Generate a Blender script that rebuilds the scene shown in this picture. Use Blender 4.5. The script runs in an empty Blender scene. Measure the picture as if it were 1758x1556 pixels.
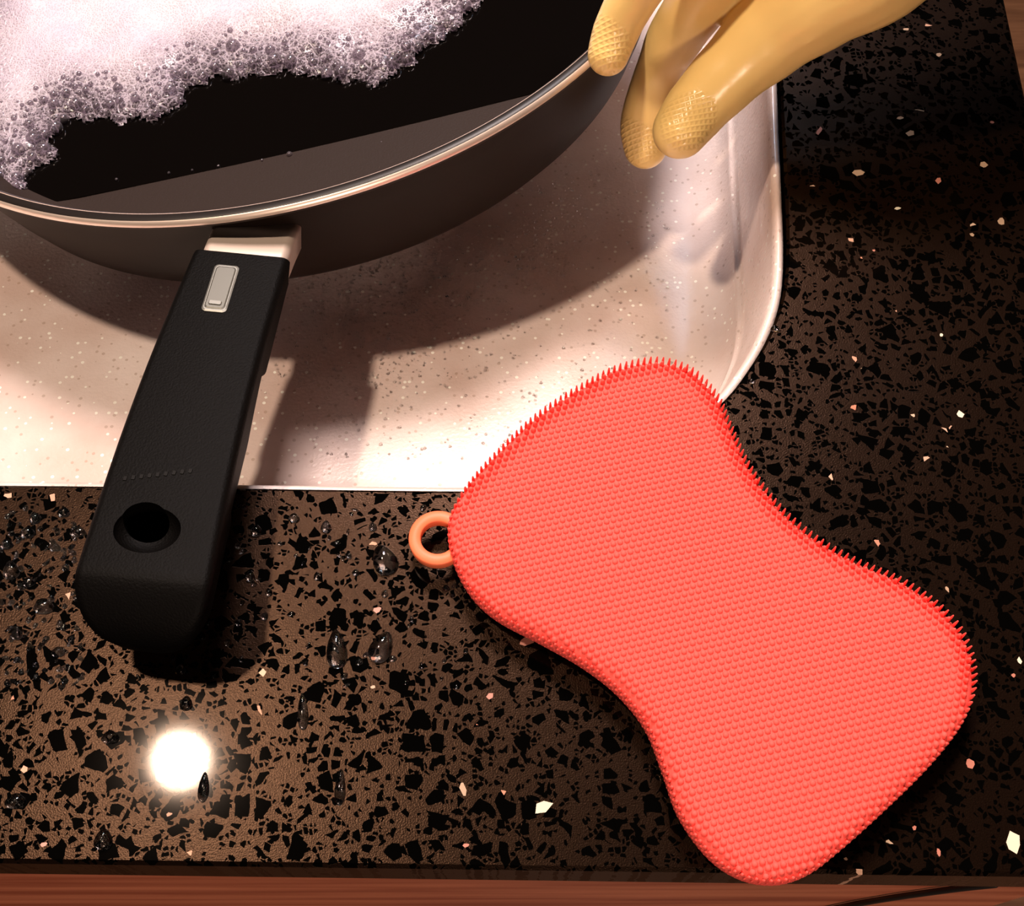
import bpy, bmesh, math, random
import numpy as np
from mathutils import Vector, Matrix
random.seed(4); np.random.seed(4)
S=0.01   # work in centimetres, build in metres
# ------------------------------------------------------------ camera
H=30.2; TH=math.radians(25); F=2200.0
sT,cT=math.sin(TH),math.cos(TH)
cam=bpy.data.cameras.new("camera"); co=bpy.data.objects.new("camera",cam)
bpy.context.scene.collection.objects.link(co)
cam.sensor_width=36; cam.lens=36*F/1758; cam.clip_start=0.01; cam.clip_end=50
co.location=(0,0,H*S); co.rotation_euler=(TH,0,0)
bpy.context.scene.camera=co
bpy.context.scene.view_settings.view_transform='Standard'
def P(px,py,z):
    v=778-py
    r=((px-879), F*sT+v*cT, -F*cT+v*sT)
    t=(H-z)/(-r[2])
    return Vector((r[0]*t,r[1]*t,z))
# ------------------------------------------------------------ helpers
def mkobj(name,verts,faces,mats=(),smooth=True,parent=None,midx=None):
    me=bpy.data.meshes.new(name)
    me.from_pydata([tuple(float(c)*S for c in v) for v in verts],[],[tuple(int(i) for i in f) for f in faces])
    for m in mats: me.materials.append(m)
    if midx is not None: me.polygons.foreach_set("material_index",midx)
    me.polygons.foreach_set("use_smooth",[smooth]*len(me.polygons))
    me.update()
    ob=bpy.data.objects.new(name,me); bpy.context.scene.collection.objects.link(ob)
    if parent: ob.parent=parent
    return ob
def fixnormals(ob):
    bm=bmesh.new(); bm.from_mesh(ob.data); bmesh.ops.recalc_face_normals(bm,faces=bm.faces); bm.to_mesh(ob.data); bm.free()
def catmull(pts,n,closed=False):
    pts=[Vector(p) for p in pts]; out=[]; m=len(pts)
    segs=m if closed else m-1
    for i in range(segs):
        if closed: a,b,c,d=pts[i-1],pts[i],pts[(i+1)%m],pts[(i+2)%m]
        else: a,b,c,d=pts[max(i-1,0)],pts[i],pts[i+1],pts[min(i+2,m-1)]
        for k in range(n):
            t=k/n
            out.append(0.5*((2*b)+(c-a)*t+(2*a-5*b+4*c-d)*t*t+(3*b-a-3*c+d)*t**3))
    if not closed: out.append(pts[-1].copy())
    return out
def resample_closed(pts,n):
    A=np.array([tuple(p)[:2] for p in pts]); B=np.vstack([A,A[:1]])
    d=np.r_[0,np.cumsum(np.hypot(*np.diff(B,axis=0).T))]
    s=np.linspace(0,d[-1],n,endpoint=False)
    return np.c_[np.interp(s,d,B[:,0]),np.interp(s,d,B[:,1])]
def inward(poly):
    t=np.roll(poly,-1,0)-np.roll(poly,1,0); t/=np.linalg.norm(t,axis=1)[:,None]
    n=np.c_[-t[:,1],t[:,0]]
    a=0.5*np.sum(poly[:,0]*np.roll(poly[:,1],-1)-np.roll(poly[:,0],-1)*poly[:,1])
    return n if a>0 else -n
def sdist(pts,poly):
    """signed distance, + inside; also nearest edge direction"""
    a=poly; b=np.roll(poly,-1,0); best=np.full(len(pts),1e9); inside=np.zeros(len(pts),bool); near=np.zeros((len(pts),2))
    for i in range(len(a)):
        ab=b[i]-a[i]; ap=pts-a[i]
        t=np.clip((ap@ab)/(ab@ab+1e-12),0,1); q=a[i]+t[:,None]*ab
        d=np.hypot(*(pts-q).T); m=d<best; best[m]=d[m]; near[m]=q[m]
        if abs(b[i,1]-a[i,1])>1e-12:
            c=((a[i,1]>pts[:,1])!=(b[i,1]>pts[:,1])) & (pts[:,0]<(b[i,0]-a[i,0])*(pts[:,1]-a[i,1])/(b[i,1]-a[i,1])+a[i,0])
            inside^=c
    return np.where(inside,best,-best),near
# ------------------------------------------------------------ node helpers
def newmat(name):
    m=bpy.data.materials.new(name); m.use_nodes=True; nt=m.node_tree
    b=nt.nodes["Principled BSDF"]; return m,nt,b
def N(nt,t,**kw):
    n=nt.nodes.new(t)
    for k,v in kw.items(): setattr(n,k,v)
    return n
def L(nt,a,b): nt.links.new(a,b)
def simple(name,col,rough=.5,metal=0,spec=.5,bump=None,coat=0,sss=0):
    m,nt,b=newmat(name)
    b.inputs["Base Color"].default_value=(*col,1); b.inputs["Roughness"].default_value=rough
    b.inputs["Metallic"].default_value=metal; b.inputs["Specular IOR Level"].default_value=spec
    b.inputs["Coat Weight"].default_value=coat
    if sss:
        b.inputs["Subsurface Weight"].default_value=sss; b.inputs["Subsurface Scale"].default_value=.004
        b.inputs["Subsurface Radius"].default_value=(1,.4,.2)
    if bump:
        tc=N(nt,"ShaderNodeTexCoord"); no=N(nt,"ShaderNodeTexNoise"); no.inputs["Scale"].default_value=bump[0]
        no.inputs["Detail"].default_value=6
        bp=N(nt,"ShaderNodeBump"); bp.inputs["Strength"].default_value=bump[1]; bp.inputs["Distance"].default_value=.0005
        L(nt,tc.outputs["Object"],no.inputs["Vector"]); L(nt,no.outputs["Fac"],bp.inputs["Height"]); L(nt,bp.outputs["Normal"],b.inputs["Normal"])
    return m
def math_n(nt,op,a,b=None,clamp=False):
    n=N(nt,"ShaderNodeMath",operation=op,use_clamp=clamp)
    for i,v in enumerate((a,b)):
        if v is None: continue
        if isinstance(v,(int,float)): n.inputs[i].default_value=v
        else: L(nt,v,n.inputs[i])
    return n.outputs[0]
def mixc(nt,fac,a,b):
    n=N(nt,"ShaderNodeMix",data_type='RGBA')
    if isinstance(fac,(int,float)): n.inputs[0].default_value=fac
    else: L(nt,fac,n.inputs[0])
    for i,v in ((6,a),(7,b)):
        if isinstance(v,tuple): n.inputs[i].default_value=(*v,1) if len(v)==3 else v
        else: L(nt,v,n.inputs[i])
    return n.outputs[2]
# ------------------------------------------------------------ materials
def mat_quartz():
    m,nt,b=newmat("speckled_quartz")
    tc=N(nt,"ShaderNodeTexCoord")
    warp=N(nt,"ShaderNodeTexNoise"); warp.inputs["Scale"].default_value=260; L(nt,tc.outputs["Object"],warp.inputs["Vector"])
    mp=N(nt,"ShaderNodeVectorMath",operation='MULTIPLY_ADD'); L(nt,warp.outputs["Color"],mp.inputs[0]); mp.inputs[1].default_value=(.0016,.0016,0); L(nt,tc.outputs["Object"],mp.inputs[2])
    def chips(scale,thr,edge,seed,base=.05):
        off=N(nt,"ShaderNodeVectorMath",operation='ADD'); L(nt,mp.outputs[0],off.inputs[0]); off.inputs[1].default_value=(seed,seed*.7,0)
        v=N(nt,"ShaderNodeTexVoronoi",voronoi_dimensions='2D'); v.inputs["Scale"].default_value=scale; L(nt,off.outputs[0],v.inputs["Vector"])
        e=N(nt,"ShaderNodeTexVoronoi",voronoi_dimensions='2D',feature='DISTANCE_TO_EDGE'); e.inputs["Scale"].default_value=scale; L(nt,off.outputs[0],e.inputs["Vector"])
        sep=N(nt,"ShaderNodeSeparateColor"); L(nt,v.outputs["Color"],sep.inputs[0])
        big=math_n(nt,'GREATER_THAN',sep.outputs[0],thr)
        lim=math_n(nt,'MULTIPLY',sep.outputs[1],edge)
        ins=math_n(nt,'GREATER_THAN',e.outputs["Distance"],math_n(nt,'ADD',lim,base))
        return math_n(nt,'MULTIPLY',big,ins),sep
    c1,_=chips(200,.58,.25,0,.1); c2,_=chips(360,.6,.2,.37,.1); c3,_=chips(800,.7,.15,.11,.08)
    chip=math_n(nt,'MAXIMUM',math_n(nt,'MAXIMUM',c1,c2),c3)
    w2,ws2=chips(520,.995,.2,.53,.15)
    grain=N(nt,"ShaderNodeTexNoise"); grain.inputs["Scale"].default_value=2500; L(nt,tc.outputs["Object"],grain.inputs["Vector"])
    base=mixc(nt,grain.outputs["Fac"],(.001,.0006,.0004),(.007,.0032,.0018))
    col=mixc(nt,chip,base,(.0008,.0007,.0006))
    wc=mixc(nt,ws2.outputs[2],(.5,.2,.13),(.6,.48,.35))
    col=mixc(nt,w2,col,wc)
    L(nt,col,b.inputs["Base Color"])
    r=math_n(nt,'SUBTRACT',.275,math_n(nt,'MULTIPLY',chip,.225)); L(nt,r,b.inputs["Roughness"])
    sp=math_n(nt,'SUBTRACT',.19,math_n(nt,'MULTIPLY',chip,.16)); L(nt,sp,b.inputs["Specular IOR Level"])
    b.inputs["Specular Tint"].default_value=(1,.58,.38,1)
    b.inputs["Coat Weight"].default_value=.08; b.inputs["Coat Roughness"].default_value=.06
    bp=N(nt,"ShaderNodeBump"); bp.inputs["Strength"].default_value=.2; bp.inputs["Distance"].default_value=.0003
    L(nt,math_n(nt,'MULTIPLY',grain.outputs["Fac"],math_n(nt,'SUBTRACT',1,chip)),bp.inputs["Height"]); L(nt,bp.outputs["Normal"],b.inputs["Normal"])
    return m
def mat_sink():
    m,nt,b=newmat("white_granite_composite")
    tc=N(nt,"ShaderNodeTexCoord")
    v=N(nt,"ShaderNodeTexVoronoi"); v.inputs["Scale"].default_value=520; L(nt,tc.outputs["Object"],v.inputs["Vector"])
    sep=N(nt,"ShaderNodeSeparateColor"); L(nt,v.outputs["Color"],sep.inputs[0])
    near=math_n(nt,'LESS_THAN',v.outputs["Distance"],.28)
    dark=math_n(nt,'MULTIPLY',near,math_n(nt,'GREATER_THAN',sep.outputs[0],.78))
    lite=math_n(nt,'MULTIPLY',near,math_n(nt,'GREATER_THAN',sep.outputs[1],.84))
    no=N(nt,"ShaderNodeTexNoise"); no.inputs["Scale"].default_value=22; no.inputs["Detail"].default_value=5; L(nt,tc.outputs["Object"],no.inputs["Vector"])
    cr=N(nt,"ShaderNodeMapRange"); L(nt,no.outputs["Fac"],cr.inputs["Value"]); cr.inputs["From Min"].default_value=.35; cr.inputs["From Max"].default_value=.65
    c=mixc(nt,cr.outputs[0],(.62,.47,.42),(.82,.71,.68))
    c=mixc(nt,math_n(nt,'MULTIPLY',dark,.4),c,(.30,.18,.11))
    c=mixc(nt,lite,c,(1,.97,.9))
    L(nt,c,b.inputs["Base Color"])
    L(nt,math_n(nt,'SUBTRACT',.34,math_n(nt,'MULTIPLY',lite,.25)),b.inputs["Roughness"])
    g=N(nt,"ShaderNodeTexNoise"); g.inputs["Scale"].default_value=900; L(nt,tc.outputs["Object"],g.inputs["Vector"])
    h=math_n(nt,'ADD',g.outputs["Fac"],math_n(nt,'MULTIPLY',lite,2.5))
    bp=N(nt,"ShaderNodeBump"); bp.inputs["Strength"].default_value=.4; bp.inputs["Distance"].default_value=.0004
    L(nt,h,bp.inputs["Height"]); L(nt,bp.outputs["Normal"],b.inputs["Normal"])
    b.inputs["Coat Weight"].default_value=.7; b.inputs["Coat Roughness"].default_value=.2
    return m
def mat_wood(name,c1,c2,axis='X'):
    m,nt,b=newmat(name)
    tc=N(nt,"ShaderNodeTexCoord"); mp=N(nt,"ShaderNodeMapping")
    mp.inputs["Scale"].default_value=(6,60,60) if axis=='X' else (60,60,6)
    L(nt,tc.outputs["Object"],mp.inputs["Vector"])
    no=N(nt,"ShaderNodeTexNoise"); no.inputs["Scale"].default_value=1.5; no.inputs["Detail"].default_value=8; L(nt,mp.outputs[0],no.inputs["Vector"])
    cr=N(nt,"ShaderNodeValToRGB"); cr.color_ramp.elements[0].position=.35; cr.color_ramp.elements[1].position=.65
    cr.color_ramp.elements[0].color=(*c1,1); cr.color_ramp.elements[1].color=(*c2,1)
    L(nt,no.outputs["Fac"],cr.inputs[0]); L(nt,cr.outputs[0],b.inputs["Base Color"]); b.inputs["Roughness"].default_value=.35
    return m
M_quartz=mat_quartz(); M_sink=mat_sink()
M_wood=mat_wood("red_wood",(.36,.085,.045),(.68,.22,.12)); M_floor=mat_wood("floor_wood",(.16,.07,.035),(.3,.14,.07))
M_panin=simple("nonstick_coating",(.024,.016,.0135),.55,spec=.15,bump=(1500,.2))
M_panout=simple("pan_enamel",(.012,.007,.005),.55,spec=.12)
M_rim=simple("bare_aluminium_rim",(.95,.78,.66),.35,metal=.7)
M_handle=simple("black_bakelite",(.0016,.0013,.0012),.55,spec=.06,bump=(1800,.3))
M_collar=simple("steel_collar",(.5,.41,.355),.5,metal=.25)
M_plate=simple("label_plate",(.13,.13,.115),.4,metal=.6)
M_platem=simple("plate_relief",(.22,.22,.20),.4,metal=.6)
M_mark=simple("faint_emboss",(.004,.0035,.003),.5,spec=.08)
M_water=simple("dish_water",(.0022,.0016,.0014),.05,spec=.35)
M_cable=simple("black_rubber_cable",(.01,.01,.01),.5)
M_skin=simple("skin",(.6,.34,.24),.5,sss=.2)
M_scrub=simple("coral_silicone",(.98,.115,.095),.6,spec=.12)
M_loop=simple("orange_silicone",(.9,.19,.08),.45,spec=.3)
# ------------------------------------------------------------ countertop
px_edge=[(0,832),(400,837),(800,842),(950,838),(1045,818),(1140,772),(1240,690),(1288,630),(1322,570),(1345,500),(1351,420),(1347,300),(1340,140)]
e=[P(x,y,0) for x,y in px_edge]
outline=[Vector((-42,13.5,0)),Vector((-28,13.25,0))]+e+[Vector((8.6,34,0)),Vector((8.9,42,0)),Vector((7.8,47.5,0)),Vector((3.5,50.8,0)),Vector((-2,51.5,0)),Vector((-22,51.6,0)),Vector((-38,51.5,0)),Vector((-44,49,0)),Vector((-46,43,0)),Vector((-46,32,0)),Vector((-46,20,0)),Vector((-45,15.5,0))]
hole=resample_closed(catmull(outline,10,True),520)
hin=inward(hole)
def front_y(x): return 3.70-.0126*x
XR=15.35
outer=np.array([(-62,front_y(-62)),(XR,front_y(XR)),(XR,60),(-62,60)])
bm=bmesh.new()
def add_loop(arr,z):
    vs=[bm.verts.new((p[0]*S,p[1]*S,z*S)) for p in arr]; return vs
def bridge(a,b):
    n=len(a)
    for i in range(n): bm.faces.new((a[i],a[(i+1)%n],b[(i+1)%n],b[i]))
oin=np.array([(-61.9,front_y(-62)+.1),(XR-.1,front_y(XR)+.1),(XR-.1,59.9),(-61.9,59.9)])
A0=add_loop(oin,0);A1=add_loop(outer,-.1);A2=add_loop(outer,-2)
B0=add_loop(hole-hin*.08,0);B1=add_loop(hole,-.08);B2=add_loop(hole-hin*.1,-.5);B3=add_loop(hole-hin*.1,-2)
for a,b_ in ((A0,A1),(A1,A2),(B0,B1),(B1,B2),(B2,B3)): bridge(a,b_)
def loopedges(vs): return [bm.edges.get((vs[i],vs[(i+1)%len(vs)])) for i in range(len(vs))]
bmesh.ops.triangle_fill(bm,use_beauty=True,edges=loopedges(A0)+loopedges(B0))
bmesh.ops.triangle_fill(bm,use_beauty=True,edges=loopedges(A2)+loopedges(B3))
bmesh.ops.recalc_face_normals(bm,faces=bm.faces)
me=bpy.data.meshes.new("countertop"); bm.to_mesh(me); bm.free(); me.materials.append(M_quartz)
counter=bpy.data.objects.new("countertop",me); bpy.context.scene.collection.objects.link(counter)
# larger shell / mirror fragments set in the quartz (flush inlays)
M_inl=[simple("inlay_pearl",(.75,.68,.52),.25),simple("inlay_pink",(.45,.17,.12),.35),simple("inlay_tan",(.42,.28,.18),.35)]
inl=[(933,1385,.24,.15,.4,0),(1741,1446,.17,.3,-.3,0),(795,1355,.08,.17,.2,2),(905,1101,.2,.13,.2,1),(1666,1311,.12,.14,.5,1),(842,1196,.12,.08,.8,1),(648,1047,.1,.09,.3,1),(1474,296,.22,.12,.1,2),(1563,229,.17,.13,.7,2),(1649,711,.11,.13,.3,0),(1611,310,.14,.1,.9,1),(1689,283,.12,.11,.2,2),(1719,380,.13,.11,1,2),(1406,225,.07,.17,-.5,1),(1546,202,.13,.07,.2,2),(1612,94,.09,.08,.2,2),(1556,50,.1,.06,.2,2),(1541,358,.12,.05,.2,0),(1669,403,.08,.07,.1,2),(1626,1012,.05,.09,.3,2),(1612,1464,.05,.1,.1,1),(1570,1422,.06,.05,.4,1),(1500,430,.05,.04,0,1),(1452,1475,.05,.04,0,2),(1703,210,.07,.05,0,1),(1616,575,.05,.06,0,0),(1751,1135,.07,.1,0,0),(800,1452,.08,.05,.2,1),(640,1180,.06,.05,0,2),(1740,1160,.06,.05,.4,1),(75,1450,.1,.06,.3,1)]
V=[];Fc=[];mi=[]
for x,y,a,b_,rot,m_ in inl:
    c=P(x,y,.004); n_=random.randint(5,7); o=len(V); cr,sr=math.cos(rot),math.sin(rot)
    for k in range(n_):
        t=2*math.pi*(k+random.uniform(-.3,.3))/n_; rr=random.uniform(.75,1.1)
        u,w_=a*rr*math.cos(t),b_*rr*math.sin(t); V.append((c.x+u*cr-w_*sr,c.y+u*sr+w_*cr,.004))
    Fc.append(tuple(range(o,o+n_))); mi.append(m_)
mkobj("quartz_inlays",V,Fc,M_inl,smooth=False,parent=counter,midx=mi)
# ------------------------------------------------------------ sink
def floor_z(y): return -4.1-.150*(y-13)
verts=[];faces=[]
FR=1.5
rings=[(.0,-.55,0),(.06,-.42,0),(.16,-.38,0),(.26,-.45,0),(.32,-.7,0)]
for k in range(1,6): rings.append((.32+.08*k,-.7,k*.12))
for k in range(0,9):
    a=k/8*math.pi/2
    rings.append((.78+FR*(1-math.cos(a)) , None, math.sin(a)))
n=len(hole)
for off,z0,t in rings:
    q=hole+hin*off
    for x,y in q:
        fz=floor_z(y)
        if z0 is None: zz=(fz+FR)-FR*t
        else: zz=z0+(fz+FR-z0)*(t/.6) if t>0 else z0
        verts.append((x,y,zz))
for r in range(len(rings)-1):
    for i in range(n):
        faces.append((r*n+i,r*n+(i+1)%n,(r+1)*n+(i+1)%n,(r+1)*n+i))
last=(len(rings)-1)*n
cx,cy=-18,32; verts.append((cx,cy,floor_z(cy)-.0)); ci=len(verts)-1
for i in range(n): faces.append((last+i,last+(i+1)%n,ci))
sink=mkobj("kitchen_sink",verts,faces,[M_sink]); fixnormals(sink)
dv=[];df=[];prof=[(0,.02),(1.2,.02),(3.2,.12),(4.0,.12),(4.2,.02)]
for r,h in prof:
    for k in range(40): dv.append((-32+r*math.cos(k*math.pi/20),32+r*math.sin(k*math.pi/20),floor_z(32+r*math.sin(k*math.pi/20))+h))
for j in range(len(prof)-1):
    for k in range(40): df.append((j*40+k,j*40+(k+1)%40,(j+1)*40+(k+1)%40,(j+1)*40+k))
mkobj("drain",dv,df,[simple("steel",(.6,.6,.6),.25,metal=1)],parent=sink)
# ------------------------------------------------------------ cabinet + floor
def box(x0,x1,y0,y1,z0,z1):
    v=[(x,y,z) for x in(x0,x1) for y in(y0,y1) for z in(z0,z1)]
    f=[(0,1,3,2),(4,6,7,5),(0,4,5,1),(2,3,7,6),(0,2,6,4),(1,5,7,3)]
    return v,f
def boxes(name,lst,mat,parent=None,bev=.15):
    V=[];Fc=[]
    for b_ in lst:
        v,f=box(*b_); o=len(V); V+=v; Fc+=[tuple(i+o for i in q) for q in f]
    ob=mkobj(name,V,Fc,[mat],smooth=False,parent=parent); fixnormals(ob)
    md=ob.modifiers.new("bevel","BEVEL"); md.width=bev*S; md.segments=2
    return ob
cab=boxes("base_cabinet",[(-60,-58,6.2,58,-88,-2.05),(13,15,6.2,58,-88,-2.05),(-60,15,56,58,-88,-2.05),(-60,15,10,58,-84,-82)],M_wood)
boxes("drawer_front",[(-60,-22.2,4.1,6.2,-20,-2.1),(-22,15.2,4.1,6.2,-20,-2.1),(-60,-22.2,4.1,6.2,-80,-20.2),(-22,15.2,4.1,6.2,-80,-20.2)],M_wood,parent=cab)
flo=boxes("floor",[(-200,200,-150,200,-92,-90)],M_floor)
boxes("cabinet_plinth",[(-60,15,10,12,-90,-84)],M_cable,parent=cab)
# ------------------------------------------------------------ tubes
def tube(path,radii,seg=16,closed_caps=True,flat=1.0,up=Vector((0,0,1))):
    V=[];Fc=[]; n=len(path)
    pts=[];rs=[]
    d0=(path[0]-path[1]).normalized(); d1=(path[-1]-path[-2]).normalized()
    if closed_caps:
        for k in range(5):
            a=math.pi/2*(1-k/5); pts.append(path[0]+d0*radii[0]*math.sin(a)); rs.append(radii[0]*max(math.cos(a),.02))
    for p,r in zip(path,radii): pts.append(p); rs.append(r)
    if closed_caps:
        for k in range(1,6):
            a=math.pi/2*k/5; pts.append(path[-1]+d1*radii[-1]*math.sin(a)); rs.append(radii[-1]*max(math.cos(a),.02))
    ref=None
    for i,p in enumerate(pts):
        t=(pts[min(i+1,len(pts)-1)]-pts[max(i-1,0)]).normalized()
        if ref is None:
            ref=t.cross(up); 
            if ref.length<.01: ref=t.cross(Vector((1,0,0)))
        ref=(ref-t*ref.dot(t)).normalized(); b_=t.cross(ref)
        for k in range(seg):
            a=2*math.pi*k/seg; V.append(p+(ref*math.cos(a)+b_*math.sin(a)*flat)*rs[i])
    for i in range(len(pts)-1):
        for k in range(seg): Fc.append((i*seg+k,i*seg+(k+1)%seg,(i+1)*seg+(k+1)%seg,(i+1)*seg+k))
    Fc.append(tuple(range(seg))[::-1]); Fc.append(tuple(range((len(pts)-1)*seg,len(pts)*seg)))
    return V,Fc
def tube_from(nodes,sub=6):
    q=catmull([n_[0] for n_ in nodes],sub)
    rr=[]
    for i in range(len(nodes)-1):
        for k in range(sub): 
            t=k/sub; t=t*t*(3-2*t); rr.append(nodes[i][1]*(1-t)+nodes[i+1][1]*t)
    rr.append(nodes[-1][1]); return q,rr
cabl=[Vector((x,3.98,z)) for x,z in ((9.2,-16),(9.9,-12),(10.8,-9),(12.0,-6.5),(12.8,-5.4))]
v,f=tube(catmull(cabl,6),[.09]*25,10); ob=mkobj("drawer_cord",v,f,[M_cable],parent=cab)
# ------------------------------------------------------------ frying pan
nrm=Vector((-.15,.18,1)).normalized(); e1=Vector((1,0,.15)).normalized(); e2=nrm.cross(e1)
PC=Vector((-8.0,33.6,-.6))
def pan(r,a,h): return PC+e1*(r*math.cos(a))+e2*(r*math.sin(a))+nrm*h
prof=[(0.001,-5,1),(5,-5,1),(10.4,-5,1),(11.1,-4.93,1),(11.6,-4.7,1),(11.95,-4.3,1),(12.3,-3.5,1),(12.7,-2.4,1),(13.05,-1.3,1),(13.25,-.55,1),(13.35,-.40,1),(13.52,-.36,0),(13.64,-.29,0),(13.69,-.22,0),(13.70,-.17,2),(13.68,-.05,2),(13.62,.0,3),(13.54,.03,3),(13.42,.03,3),(13.38,.02,2),(13.34,-.0,3),(13.24,-.08,0),(13.1,-.5,0),(12.8,-1.4,0),(12.4,-2.5,0),(11.95,-3.6,0),(11.6,-4.2,0),(11.2,-4.5,0),(10.6,-4.68,0),(10,-4.72,0),(5,-4.72,0),(.001,-4.72,0)]
SEG=220;V=[];Fc=[];mi=[]
for r,h,m_ in prof:
    for k in range(SEG): V.append(pan(r,2*math.pi*k/SEG,h))
for j in range(len(prof)-1):
    for k in range(SEG):
        Fc.append((j*SEG+k,j*SEG+(k+1)%SEG,(j+1)*SEG+(k+1)%SEG,(j+1)*SEG+k)); mi.append(prof[j][2])
panob=mkobj("frying_pan",V,Fc,[M_panin,M_panout,M_rim,simple("rim_coating",(.01,.007,.006),.4,spec=.3)],midx=mi); fixnormals(panob)
# water surface in the tilted pan
WZ=-4.24
def wz(x): return WZ+.115*(x+8)
inner=[(r,h) for r,h,m_ in prof[20:-1]]; inner=sorted(inner,key=lambda q:q[1])
ih=[q[1] for q in inner]; ir=[q[0] for q in inner]
def inside_pan(p):
    q=p-PC; h=q.dot(nrm); 
    if h<-4.715 or h>0: return False
    r=math.hypot(q.dot(e1),q.dot(e2)); return r<np.interp(h,ih,ir)+.03
WC=Vector((-10.5,36.5,wz(-10.5)))
wl=[]
for k in range(260):
    a=2*math.pi*k/260; d=Vector((math.cos(a),math.sin(a),math.cos(a)*.115)); lo,hi=0,30
    for _ in range(26):
        mid=(lo+hi)/2
        if inside_pan(WC+d*mid): lo=mid
        else: hi=mid
    wl.append(WC+d*lo)
V=[WC]+wl; Fc=[(0,1+k,1+(k+1)%260) for k in range(260)]
water=mkobj("dish_water",V,Fc,[M_water],parent=panob)
wpoly=np.array([(p.x,p.y) for p in wl])
# foam
M_foam,nt,b=newmat("soap_foam")
tc=N(nt,"ShaderNodeTexCoord"); at=N(nt,"ShaderNodeAttribute",attribute_name="core")
def vor(scale,feat='DISTANCE_TO_EDGE'):
    v=N(nt,"ShaderNodeTexVoronoi",feature=feat); v.inputs["Scale"].default_value=scale; L(nt,tc.outputs["Object"],v.inputs["Vector"]); return v
va=vor(420);vb=vor(1000)
def cellmask(v,e0):
    mr=N(nt,"ShaderNodeMapRange"); mr.interpolation_type='SMOOTHSTEP'; L(nt,v.outputs["Distance"],mr.inputs["Value"]); mr.inputs["From Min"].default_value=e0*.3; mr.inputs["From Max"].default_value=e0; return mr.outputs[0]
ma=cellmask(va,.2); mb=cellmask(vb,.3)
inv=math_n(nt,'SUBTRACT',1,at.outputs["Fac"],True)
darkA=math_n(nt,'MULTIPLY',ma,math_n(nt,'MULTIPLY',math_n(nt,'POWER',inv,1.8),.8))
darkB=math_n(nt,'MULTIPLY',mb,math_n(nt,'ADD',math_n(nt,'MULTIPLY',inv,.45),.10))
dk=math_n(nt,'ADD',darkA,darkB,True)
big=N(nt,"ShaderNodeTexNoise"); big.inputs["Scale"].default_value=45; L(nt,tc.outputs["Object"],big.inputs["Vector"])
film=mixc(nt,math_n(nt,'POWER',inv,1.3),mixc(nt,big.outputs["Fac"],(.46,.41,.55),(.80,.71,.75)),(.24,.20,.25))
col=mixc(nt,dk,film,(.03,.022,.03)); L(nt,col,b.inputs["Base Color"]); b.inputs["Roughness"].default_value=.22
hh=math_n(nt,'ADD',math_n(nt,'MULTIPLY',ma,inv),math_n(nt,'MULTIPLY',mb,.4))
bp=N(nt,"ShaderNodeBump"); bp.inputs["Strength"].default_value=.6; bp.inputs["Distance"].default_value=.0007
L(nt,hh,bp.inputs["Height"]); L(nt,bp.outputs["Normal"],b.inputs["Normal"])
fpx=[(-10,335),(35,325),(62,285),(95,272),(88,228),(128,200),(200,206),(280,200),(312,180),(332,145),(400,130),(520,125),(640,140),(700,110),(760,60),(820,10),(850,-60),(900,-160),(860,-330)]
fp=[]
for x,y in fpx:
    p=P(x,y,WZ+.15)
    for _ in range(5): p=P(x,y,wz(p.x)+.15)
    fp.append(Vector((p.x,p.y,0)))
fcl=catmull(fp,5)+[Vector((-3,47,0)),Vector((-20,52,0)),Vector((-32,40,0)),Vector((-24,24,0))]
fpoly=np.array([(p.x,p.y) for p in fcl])
g=.1; xs=np.arange(-23,5,g); ys=np.arange(20,48,g); X,Y=np.meshgrid(xs,ys); pts=np.c_[X.ravel(),Y.ravel()]
wob=.10*np.sin(pts[:,0]*5.1+1.3*np.sin(pts[:,1]*3.3))+.08*np.sin(pts[:,1]*6.7+2*np.sin(pts[:,0]*2.9))
d1,_=sdist(pts,fpoly); d2,_=sdist(pts,wpoly); d=np.minimum(d1+wob,d2+.6*(pts[:,0]<-13)+0.0)
# let a little foam cling up the wall / dry floor at the left
def surf_z(x,y):
    zf=PC.z-4.72*1.027+.15*(x-PC.x)-.18*(y-PC.y)
    return np.maximum(wz(x),zf)
hgt=.28*(1-np.exp(-np.clip(d,0,None)/.4))+.3*(1-np.exp(-np.clip(d,0,None)/2.5))
hgt+=np.clip(d,0,1)*(.05*np.sin(pts[:,0]*2.1+pts[:,1]*1.3)+.05*np.sin(pts[:,0]*1.1-pts[:,1]*2.7))
nx,ny=len(xs),len(ys); keep=d>-.02
idx=-np.ones(len(pts),int); idx[keep]=np.arange(keep.sum())
V=[(pts[i,0],pts[i,1],surf_z(pts[i,0],pts[i,1])+.02+hgt[i]) for i in np.where(keep)[0]]; Fc=[]
for j in range(ny-1):
    for i in range(nx-1):
        a=idx[j*nx+i],idx[j*nx+i+1],idx[(j+1)*nx+i+1],idx[(j+1)*nx+i]
        if min(a)>=0: Fc.append(a)
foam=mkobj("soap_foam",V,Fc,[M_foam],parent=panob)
att=foam.data.attributes.new("core",'FLOAT','POINT'); core=np.clip(d[keep]/3.0,0,1); att.data.foreach_set("value",core.astype(np.float32))
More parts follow.
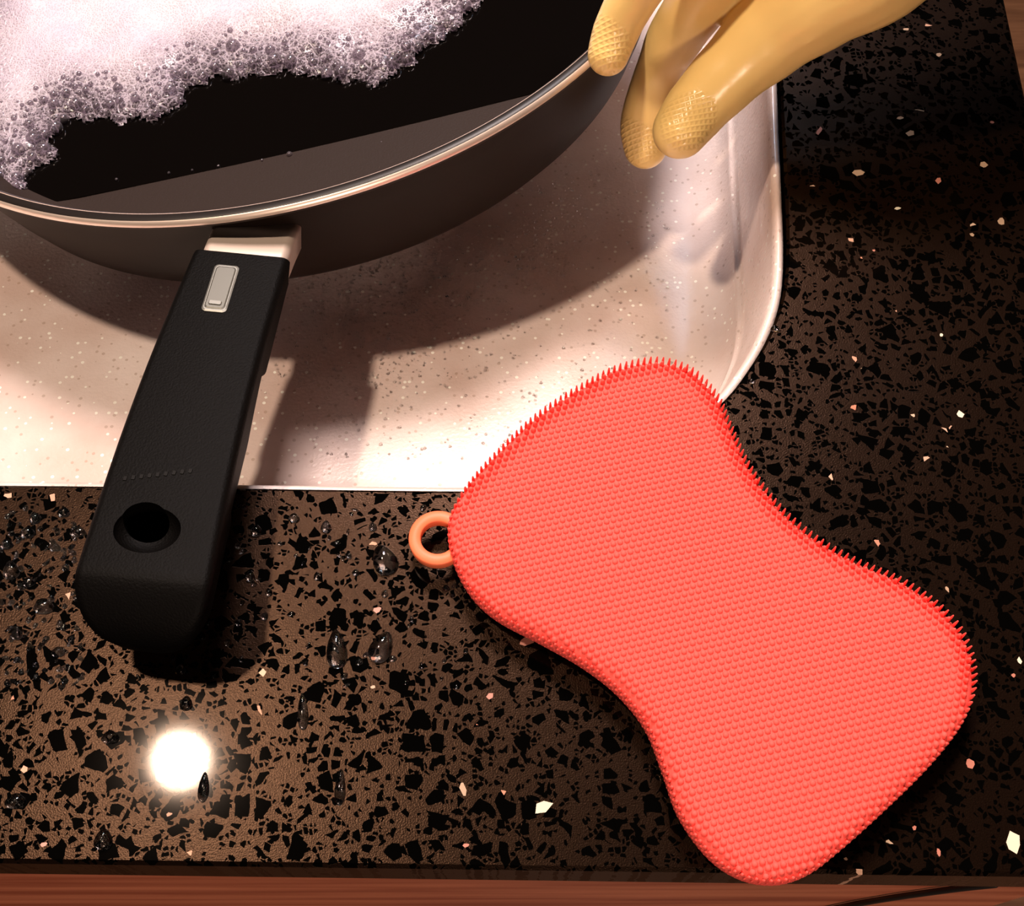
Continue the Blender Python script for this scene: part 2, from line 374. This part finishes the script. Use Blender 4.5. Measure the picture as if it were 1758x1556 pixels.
# bubbles : thin reflective shells
M_bub=bpy.data.materials.new("soap_bubble"); M_bub.use_nodes=True; nt=M_bub.node_tree; nt.nodes.clear()
out=N(nt,"ShaderNodeOutputMaterial"); tr=N(nt,"ShaderNodeBsdfTransparent"); gl=N(nt,"ShaderNodeBsdfPrincipled"); mx=N(nt,"ShaderNodeMixShader"); fr=N(nt,"ShaderNodeLayerWeight")
fr.inputs["Blend"].default_value=.5
gl.inputs["Base Color"].default_value=(.6,.54,.6,1); gl.inputs["Roughness"].default_value=.14; gl.inputs["Specular IOR Level"].default_value=1.0; gl.inputs["Metallic"].default_value=.6; tr.inputs[0].default_value=(.62,.58,.62,1)
L(nt,math_n(nt,'ADD',math_n(nt,'MULTIPLY',math_n(nt,'POWER',fr.outputs["Facing"],3.0),.6),.16,True),mx.inputs[0]); L(nt,tr.outputs[0],mx.inputs[1]); L(nt,gl.outputs[0],mx.inputs[2]); L(nt,mx.outputs[0],out.inputs[0])
def icod(n_):
    bmi=bmesh.new(); bmesh.ops.create_icosphere(bmi,subdivisions=n_,radius=1); a=np.array([v.co[:] for v in bmi.verts]); b_=[tuple(v.index for v in f_.verts) for f_ in bmi.faces]; bmi.free(); return a,b_
ico,icf=icod(2); ico3,icf3=icod(3)
V=[];Fc=[]
cand=np.where((d>0.0)&(d<1.9)&(pts[:,1]<33))[0]; placed=[]
for phase,cnt,sizes in ((0,900,[.13,.16,.19,.23]),(1,7000,[.03,.04,.05,.06,.08,.1])):
  for _ in range(cnt):
    i=random.choice(cand)
    if random.random()<d[i]/(1.2 if phase==0 else 1.8): continue
    r=random.choice(sizes)*random.uniform(.8,1.15)
    if d[i]<r*.35: continue
    x=pts[i,0]+random.uniform(-g,g)/2; y=pts[i,1]+random.uniform(-g,g)/2
    if any((x-a)**2+(y-b_)**2<(r+c_)**2*.8 for a,b_,c_ in placed): continue
    if phase==0 and random.random()<.45: continue
    placed.append((x,y,r))
    c=np.array([x,y,float(surf_z(x,y))+hgt[i]+r*.1])
    o=len(V); s_,f_=(ico3,icf3) if r>.09 else (ico,icf); V+=list(s_*r+c); Fc+=[(a+o,b_+o,c_+o) for a,b_,c_ in f_]
for x,y,r in [(497,265,.1),(290,297,.05),(375,285,.05),(845,215,.1),(800,222,.05),(700,238,.04),(610,252,.04),(200,308,.05),(450,275,.05),(655,245,.06),(330,292,.04)]:
    p=P(x,y,WZ)
    for _ in range(5): p=P(x,y,wz(p.x)+.03)
    c=np.array(p); o=len(V); V+=list(ico*r+c); Fc+=[(a+o,b_+o,c_+o) for a,b_,c_ in icf]
mkobj("bubbles",V,Fc,[M_bub],parent=panob)
# collar
def loft(secs,name,mats,parent=None):
    V=[];Fc=[];m_=len(secs[0])
    for s_ in secs: V+=s_
    for j in range(len(secs)-1):
        for k in range(m_): Fc.append((j*m_+k,j*m_+(k+1)%m_,(j+1)*m_+(k+1)%m_,(j+1)*m_+k))
    Fc.append(tuple(range(m_))[::-1]); Fc.append(tuple(range((len(secs)-1)*m_,len(secs)*m_)))
    ob=mkobj(name,V,Fc,mats,parent=parent); fixnormals(ob); return ob
def rrect(cx,cy,zt,zb,hw,dirx,rt=.3,rb=.6,nn=6,taper=.85):
    pts=[]; rt=min(rt,hw*.9,(zt-zb)*.45); rb=min(rb,hw*.8,(zt-zb)*.45); hb=hw*taper
    for (sx,cxx,czz,r,a0) in ((1,hw-rt,zt-rt,rt,0),(-1,hw-rt,zt-rt,rt,90),(-1,hb-rb,zb+rb,rb,180),(1,hb-rb,zb+rb,rb,270)):
        for k in range(nn+1):
            a=math.radians(a0+90*k/nn); pts.append((sx*cxx+r*math.cos(a),czz+r*math.sin(a)))
    return [Vector((cx,cy,0))+dirx*p+Vector((0,0,z)) for p,z in pts]
A=P(414,432,1.5); B=P(243,990,3.0); ax=Vector((B.x-A.x,B.y-A.y,0)).normalized(); dx=Vector((-ax.y,ax.x,0)); 
if dx.x<0: dx=-dx
Ln=math.hypot(B.x-A.x,B.y-A.y)
secs=[]
for s_,zt,th,hw in [(-1.7,.75,1.6,1.2),(-1.0,.95,1.5,1.18),(-.3,1.2,1.5,1.17),(.3,1.3,1.5,1.15)]:
    c=A+ax*s_; secs.append(rrect(c.x,c.y,zt,zt-th,hw,dx,rt=.22,rb=.3))
loft(secs,"handle_collar",[M_collar],parent=panob)
secs=[]
NS=40
for i in range(NS+1):
    t=i/NS; c=A+ax*(Ln*t)-dx*(.14*math.sin(math.pi*t)); zt=1.5+(3.0-1.5)*t; th=1.75+.35*math.sin(math.pi*min(t*1.1,1)); th=min(th,zt-.22) if t>.3 else min(th,2.1)
    if t>.75: th=2.15-(t-.75)*1.0
    hw=1.30+.27*t
    if i==0: secs.append(rrect(c.x,c.y,zt-.14,zt-th+.1,hw-.1,dx)); 
    secs.append(rrect(c.x+ax.x*.06*(i==0),c.y+ax.y*.06*(i==0),zt,zt-th,hw,dx,rt=.22))
zt0=3.0;th0=1.9
for k in range(1,17):
    a=k/16*math.pi/2; ext=1.3*math.sin(a); c=A+ax*(Ln+ext)
    w=1.57*(max(math.cos(a),.0)**.5*.92+.08*math.cos(a)); zt=zt0-1.25*(1-math.cos(a))**.7; zb=zt0-th0+.35*(1-math.cos(a))
    if zt-zb<.12: zt=zb+.12
    secs.append(rrect(c.x,c.y,zt,zb,max(w,.12),dx,rt=.22))
hd=loft(secs,"handle_grip",[M_handle],parent=panob)
def cutter(px,py,zc,ra,rb_,depth_top,name,ellip=False):
    c=P(px,py,zc); bm=bmesh.new()
    if ellip: bmesh.ops.create_uvsphere(bm,u_segments=48,v_segments=24,radius=1)
    else: bmesh.ops.create_cone(bm,cap_ends=True,segments=48,radius1=1,radius2=1,depth=2)
    me=bpy.data.meshes.new(name)
    M=Matrix(((dx.x,-ax.x,0,c.x),(dx.y,-ax.y,0,c.y),(0,0,1,c.z),(0,0,0,1)))
    for v_ in bm.verts:
        q=M@Vector((v_.co.x*ra,v_.co.y*rb_,v_.co.z*depth_top)); v_.co=q*S
    bm.to_mesh(me); bm.free(); o=bpy.data.objects.new(name,me); bpy.context.scene.collection.objects.link(o); return o
cuts=[cutter(252,908,2.85,.78,.62,.5,"c1",True),cutter(262,912,2.0,.52,.44,3,"c2")]
for c in cuts:
    md=hd.modifiers.new("b","BOOLEAN"); md.operation='DIFFERENCE'; md.object=c; md.solver='EXACT'
dg=bpy.context.evaluated_depsgraph_get(); nm=bpy.data.meshes.new_from_object(hd.evaluated_get(dg)); hd.modifiers.clear(); hd.data=nm
for c in cuts: bpy.data.objects.remove(c)
md=hd.modifiers.new("es","EDGE_SPLIT"); md.split_angle=math.radians(40)
def on_handle(px,py,lift):
    t=.1
    for _ in range(6):
        z=1.5+1.5*t; p=P(px,py,z); t=((p.x-A.x)*ax.x+(p.y-A.y)*ax.y)/Ln
    p.z=1.5+1.5*t+lift; return p
c=on_handle(379,496,.0); slope=1.5/Ln; vx=dx; vy=(ax*-1+Vector((0,0,-slope))).normalized(); vz=vx.cross(vy)
if vz.z<0: vz=-vz
def plate(c,w,h,r,th,name,mat,parent):
    o=[]
    for sx,sy,a0 in((1,1,0),(-1,1,90),(-1,-1,180),(1,-1,270)):
        for k in range(6):
            a=math.radians(a0+18*k); o.append((sx*(w-r)+r*math.cos(a),sy*(h-r)+r*math.sin(a)))
    n_=len(o); V=[c+vx*x+vy*y for x,y in o]+[c+vx*x+vy*y+vz*th for x,y in o]+[c+vx*x*.88+vy*y*.95+vz*(th+.02) for x,y in o]
    Fc=[(k,(k+1)%n_,n_+(k+1)%n_,n_+k) for k in range(n_)]+[(n_+k,n_+(k+1)%n_,2*n_+(k+1)%n_,2*n_+k) for k in range(n_)]+[tuple(range(2*n_,3*n_))]
    return mkobj(name,V,Fc,[mat],smooth=False,parent=parent)
plate(c,.33,.80,.12,.03,"label_plate_rim",M_platem,panob)
plate(c,.27,.72,.10,.055,"label_plate",M_plate,panob)
plate(c+vy*-.55,.17,.06,.03,.09,"label_plate_notch",M_platem,panob)
for k in range(9):
    cc=on_handle(215+14*k,822-1.6*k,.0); plate(cc,.045,.06,.02,.002,"emboss_%d"%k,M_mark,panob)
# ------------------------------------------------------------ scrubber
spx=[(1125,628),(1185,645),(1230,690),(1252,740),(1285,810),(1335,878),(1395,930),(1465,970),(1545,1005),(1615,1055),(1655,1112),(1668,1180),(1652,1240),(1598,1312),(1520,1390),(1440,1462),(1385,1503),(1330,1519),(1270,1508),(1215,1470),(1165,1400),(1138,1325),(1108,1250),(1060,1190),(1000,1143),(930,1103),(850,1060),(802,1012),(774,950),(772,893),(802,840),(852,785),(920,722),(1000,670),(1060,640)]
so=[P(x,y,.8) for x,y in spx]
op=resample_closed(catmull(so,8,True),360); oi=inward(op)
V=[];Fc=[]
rg=[(.42,.28),(.2,.31),(.07,.4),(0,.55),(0,.85),(.07,1.02),(.2,1.13),(.42,1.19)]
for off,z in rg:
    for x,y in op+oi*off: V.append((x,y,z))
n=len(op)
for r in range(len(rg)-1):
    for i in range(n): Fc.append((r*n+i,r*n+(i+1)%n,(r+1)*n+(i+1)%n,(r+1)*n+i))
Fc.append(tuple(range(n))[::-1]); Fc.append(tuple(range((len(rg)-1)*n,len(rg)*n)))
scr=mkobj("silicone_scrubber",V,Fc,[M_scrub]); fixnormals(scr)
md=scr.modifiers.new("es","EDGE_SPLIT"); md.split_angle=math.radians(50)
sp=.172; ang=math.radians(14); ca,sa=math.cos(ang),math.sin(ang)
gx=[]
for j in range(-70,70):
    for i in range(-60,60):
        u=(i+.5*(j%2))*sp; w=j*sp*.866; gx.append((5.6+u*ca-w*sa,10.2+u*sa+w*ca))
gx=np.array(gx); dd,near=sdist(gx,op)
BV=[];BF=[]
def bristle(base,dirv,h,r0,seg=6,prof_=((0,1),(.55,.72),(.92,.42))):
    dirv=dirv.normalized(); a=dirv.cross(Vector((.3,1,.1))).normalized(); b_=dirv.cross(a)
    o=len(BV)
    for hh_,rr in prof_:
        for k in range(seg):
            t=2*math.pi*k/seg; BV.append(base+dirv*h*hh_+(a*math.cos(t)+b_*math.sin(t))*r0*rr)
    BV.append(base+dirv*h)
    for j in range(2):
        for k in range(seg): BF.append((o+j*seg+k,o+j*seg+(k+1)%seg,o+(j+1)*seg+(k+1)%seg,o+(j+1)*seg+k))
    for k in range(seg): BF.append((o+2*seg+k,o+2*seg+(k+1)%seg,o+3*seg))
def longf(ox,oy):   # bristles on the back rims are longest, worn short at the front
    t=min(1,max(0,(ox*.45+oy*.9+.25)/.7)); return t*t*(3-2*t)
for p,d_,q in zip(gx,dd,near):
    if d_<.12: continue
    z=float(np.interp(d_,[0,.07,.2,.42],[.9,1.02,1.13,1.19]))-.02
    o2=Vector((q[0]-p[0],q[1]-p[1],0)); o2=o2.normalized() if o2.length>1e-5 else o2
    lf=longf(o2.x,o2.y)
    hb=float(np.interp(d_,[0,.2,.5],[.12+.2*lf,.10+.13*lf,.08])); rb=float(np.interp(d_,[0,.25,.5],[.085-.03*lf,.085-.02*lf,.086]))
    bristle(Vector((p[0],p[1],z)),Vector((0,0,1)),hb,rb,7,((0,1),(.6,.82),(.93,.46)))
    if .3<d_<1.2: bristle(Vector((p[0],p[1],float(np.interp(d_,[0,.07,.2,.42],[.5,.4,.31,.28]))+.02)),Vector((0,0,-1)),.26,.06)
plen=float(np.sum(np.hypot(*(np.roll(op,-1,0)-op).T)))
per=resample_closed([Vector((x,y,0)) for x,y in op],int(plen/.165)); pn=inward(per)
def brow(z,inset,h,up,r,long=False,odd=False):
    for i in range(len(per)):
        a=per[i] if odd else (per[i]+per[(i+1)%len(per)])/2
        lf=longf(-pn[i,0],-pn[i,1]) if long else 1
        hh_=h*(.3+.7*lf) if long else h
        bristle(Vector((a[0]+pn[i,0]*inset,a[1]+pn[i,1]*inset,z)),Vector((-pn[i,0]*(1-up),-pn[i,1]*(1-up),up)),hh_,r if not long else r*(1.25-.25*lf))
brow(.58,.03,.04,.1,.05); brow(.72,.03,.045,.3,.055,odd=True); brow(.86,.03,.06,.6,.055); brow(.98,.05,.38,.96,.045,True,odd=True)
mkobj("bristles",BV,BF,[M_scrub],parent=scr)
# hanging loop
c=P(752,927,.65); V=[];Fc=[]; ns=48
sec=[(.62,-.13),(.60,-.17),(.40,-.17),(.37,-.13),(.37,.13),(.40,.17),(.60,.17),(.63,.13)]
for k in range(ns):
    a=2*math.pi*k/ns
    for r,z in sec: V.append((c.x+r*1.14*math.cos(a),c.y+r*math.sin(a)*1.14,c.z+z))
m_=len(sec)
for k in range(ns):
    for j in range(m_): Fc.append((k*m_+j,k*m_+(j+1)%m_,((k+1)%ns)*m_+(j+1)%m_,((k+1)%ns)*m_+j))
lp=mkobj("hanging_loop",V,Fc,[M_loop],parent=scr); fixnormals(lp)
# ------------------------------------------------------------ gloved hand
VV=[];FF=[]
def addt(nodes,sub=6,seg=20,flat=1.0):
    q,rr=tube_from(nodes,sub); v,f=tube(q,rr,seg,flat=flat); o=len(VV); VV.extend(v); FF.extend([tuple(i+o for i in t) for t in f])
W=Vector((14.0,30.4,10.6))
thumb=[(P(1168,224,1.6),.80),(P(1198,184,1.8),.90),(P(1250,128,2.4),1.0),(P(1320,62,3.2),1.2),(P(1405,-5,4.3),1.42),(P(1520,-80,5.5),1.62),(Vector((11.3,27.0,7.6)),1.9),(W,2.2)]
index=[(P(1108,252,-2.2),.70),(P(1106,205,-1.5),.74),(P(1134,118,.1),.74),(P(1164,56,1.6),.84),(P(1226,-35,3.8),.90),(Vector((7.0,27.4,6.9)),1.0),(Vector((10.5,28.0,8.6)),1.35),(W,2.0)]
middle=[(P(1044,94,3.3),.58),(P(1060,48,3.8),.64),(P(1092,-12,4.7),.67),(P(1160,-105,6.2),.76),(Vector((6.0,26.8,7.8)),.95),(Vector((9.5,28,9.0)),1.3),(W,2.0)]
ring=[(P(965,-115,3.9),.55),(P(985,-165,4.6),.6),(P(1040,-230,5.8),.65),(P(1130,-300,7.4),.75),(Vector((5.2,28.4,8.6)),.95),(Vector((9,29.2,9.6)),1.3),(W+Vector((0,.6,0)),2.0)]
pinky=[(P(985,-330,4.6),.48),(P(1010,-370,5.4),.53),(P(1080,-430,6.8),.58),(Vector((3.8,30.0,8.1)),.68),(Vector((5.3,30.4,8.9)),.9),(Vector((9,30.8,9.8)),1.25),(W+Vector((0,1,0)),1.9)]
for f_ in (thumb,index,middle,ring,pinky): addt(f_)
addt([(W,2.35),(W+Vector((1.8,2.2,2.2)),2.7),(W+Vector((3.2,5.4,5.8)),3.6)])
g0=mkobj("tmp_glove",VV,FF,[])
md=g0.modifiers.new("r","REMESH"); md.mode='VOXEL'; md.voxel_size=.001; md.use_smooth_shade=True
md=g0.modifiers.new("s","SMOOTH"); md.iterations=6; md.factor=.5
dg=bpy.context.evaluated_depsgraph_get(); nm=bpy.data.meshes.new_from_object(g0.evaluated_get(dg)); bpy.data.objects.remove(g0)
glove=bpy.data.objects.new("gloved_hand",nm); bpy.context.scene.collection.objects.link(glove)
nm.polygons.foreach_set("use_smooth",[True]*len(nm.polygons))
vc_=np.empty(len(nm.vertices)*3); nm.vertices.foreach_get("co",vc_); vc_=vc_.reshape(-1,3)*100
pads=[(P(1183,208,2.4),.92),(P(1093,238,-1.8),.85),(P(1032,82,3.7),.85),(P(960,-120,4.2),.8),(P(980,-335,4.9),.7)]
gr=np.zeros(len(vc_))
for p,r in pads:
    dq=np.linalg.norm(vc_-np.array(p),axis=1); gr=np.maximum(gr,np.clip((r-dq)/.1,0,1))
at=nm.attributes.new("grip",'FLOAT','POINT'); at.data.foreach_set("value",gr.astype(np.float32))
M_gl,nt,b=newmat("yellow_rubber")
tc=N(nt,"ShaderNodeTexCoord"); at=N(nt,"ShaderNodeAttribute",attribute_name="grip")
mp=N(nt,"ShaderNodeMapping"); mp.inputs["Rotation"].default_value=(math.radians(-25),0,math.radians(-12)); L(nt,tc.outputs["Object"],mp.inputs["Vector"])
sx=N(nt,"ShaderNodeSeparateXYZ"); L(nt,mp.outputs[0],sx.inputs[0])
k=2*math.pi/.0014
s1=math_n(nt,'SINE',math_n(nt,'MULTIPLY',sx.outputs[0],k)); s2=math_n(nt,'SINE',math_n(nt,'MULTIPLY',sx.outputs[1],k))
pat=math_n(nt,'MULTIPLY',math_n(nt,'MAXIMUM',math_n(nt,'MULTIPLY',s1,.6),s2),at.outputs["Fac"])
no=N(nt,"ShaderNodeTexNoise"); no.inputs["Scale"].default_value=90; no.inputs["Detail"].default_value=3; L(nt,tc.outputs["Object"],no.inputs["Vector"])
hgt_=math_n(nt,'ADD',math_n(nt,'MULTIPLY',pat,.5),math_n(nt,'MULTIPLY',no.outputs["Fac"],1.6))
bp=N(nt,"ShaderNodeBump"); bp.inputs["Strength"].default_value=.4; bp.inputs["Distance"].default_value=.0005
L(nt,hgt_,bp.inputs["Height"]); L(nt,bp.outputs["Normal"],b.inputs["Normal"])
c=mixc(nt,math_n(nt,'MULTIPLY',math_n(nt,'SUBTRACT',1,pat,True),math_n(nt,'MULTIPLY',at.outputs["Fac"],.22)),(.90,.63,.23),(.5,.29,.08))
L(nt,c,b.inputs["Base Color"]); b.inputs["Roughness"].default_value=.28
nm.materials.clear(); nm.materials.append(M_gl)
q,rr=tube_from([(W+Vector((2.9,4.6,5)),2.9),(W+Vector((4,8,10)),3.3),(W+Vector((5,13,19)),4.2)])
v,f=tube(q,rr,28); mkobj("forearm",v,f,[M_skin],parent=glove)
# ------------------------------------------------------------ droplets
M_drop,nt,b=newmat("water_drop")
b.inputs["Base Color"].default_value=(1,1,1,1); b.inputs["Transmission Weight"].default_value=1; b.inputs["IOR"].default_value=1.33; b.inputs["Roughness"].default_value=.07; b.inputs["Specular IOR Level"].default_value=1
V=[];Fc=[]
drops=[(660,962,.3,.42,.4),(578,1115,.24,.5,.1),(655,1112,.26,.42,-.4),(520,1222,.12,.45,.1),(584,1352,.12,.42,0),(350,1352,.12,.35,0),(178,1442,.2,.25,0),(320,1208,.14,.18,0),(440,912,.14,.16,0),(48,915,.18,.16,0),(135,914,.2,.14,0),(76,1042,.24,.2,0),(28,1376,.24,.18,0),(190,1266,.2,.16,0),(505,890,.14,.13,0),(560,905,.13,.17,0),(100,1120,.16,.13,0),(110,880,.15,.14,0),(30,1090,.14,.14,0),(1330,565,.12,.1,0),(310,1150,.12,.12,0),(20,980,.2,.26,.3),(60,890,.14,.18,.5),(95,940,.14,.12,0),(12,935,.16,.14,0),(50,1000,.15,.14,.2),(1290,655,.1,.08,0),(430,990,.12,.15,0),(640,905,.1,.12,.2),(545,990,.09,.12,.2)]
for _ in range(200):
    drops.append((random.uniform(0,800) if random.random()<.5 else random.uniform(0,140),random.uniform(865,1180),random.uniform(.03,.1),random.uniform(.03,.11),random.uniform(-1,1)))
for x,y,a,b_,rot in drops:
    c=P(x,y,0); cr,sr=math.cos(rot),math.sin(rot); o=len(V)
    hz=min(a,b_)*.9
    for q in ico3:
        X_=q[0]*a*(1-.35*q[1]); Y_=q[1]*b_; V.append((c.x+X_*cr-Y_*sr,c.y+X_*sr+Y_*cr,max(q[2],-.12)*hz+.12*hz+.006))
    Fc+=[tuple(i+o for i in t) for t in icf3]
dob=mkobj("water_droplets",V,Fc,[M_drop])
# fine beads of water on the wet sink floor
V=[];Fc=[]
for _ in range(2600):
    t=random.random(); px_=random.gauss(520+t*480,80); py_=random.gauss(610-t*260,65)
    if random.random()<.25: px_=random.uniform(500,1230); py_=random.uniform(260,800)
    p=P(px_,py_,-6)
    for _k in range(4): p=P(px_,py_,floor_z(p.y))
    if p.x>5.3 or p.y<16.0: continue
    r=random.uniform(.02,.06); o=len(V)
    for q in ico: V.append((p.x+q[0]*r,p.y+q[1]*r,p.z+max(q[2],-.1)*r*.7+.1*r))
    Fc+=[tuple(i+o for i in t_) for t_ in icf]
mkobj("water_beads",V,Fc,[M_drop],parent=sink)
# ------------------------------------------------------------ lights
def point(name,loc,w,col,rad):
    l=bpy.data.lights.new(name,'POINT'); l.energy=w; l.color=col; l.shadow_soft_size=rad*S
    o=bpy.data.objects.new(name,l); o.location=[c_*S for c_ in loc]; bpy.context.scene.collection.objects.link(o); return o
hp=P(310,1305,0); k=100/H
point("pendant_lamp",(hp.x+hp.x*k,hp.y+hp.y*k,100),34,(1,.77,.58),2.7)
point("window_light",(7,95,78),9,(.60,.77,1),9)
point("front_fill",(15,-100,60),27,(1,.74,.58),10)  # added fill from the front to brighten the drawer fronts, not a real lamp
l=bpy.data.lights.new("sink_fill",'AREA'); l.energy=17; l.color=(1,.80,.72); l.shape='SQUARE'; l.size=.24  # added soft fill that weakens the shadows in the sink, no real fixture
o=bpy.data.objects.new("sink_fill",l); o.location=(-.02,.74,.90); bpy.context.scene.collection.objects.link(o)
o.rotation_euler=(Vector((-.05,.25,-.05))-Vector(o.location)).to_track_quat('-Z','Y').to_euler()
w=bpy.data.worlds.new("world"); bpy.context.scene.world=w; w.use_nodes=True
w.node_tree.nodes["Background"].inputs[0].default_value=(.9,.75,.68,1); w.node_tree.nodes["Background"].inputs[1].default_value=.015
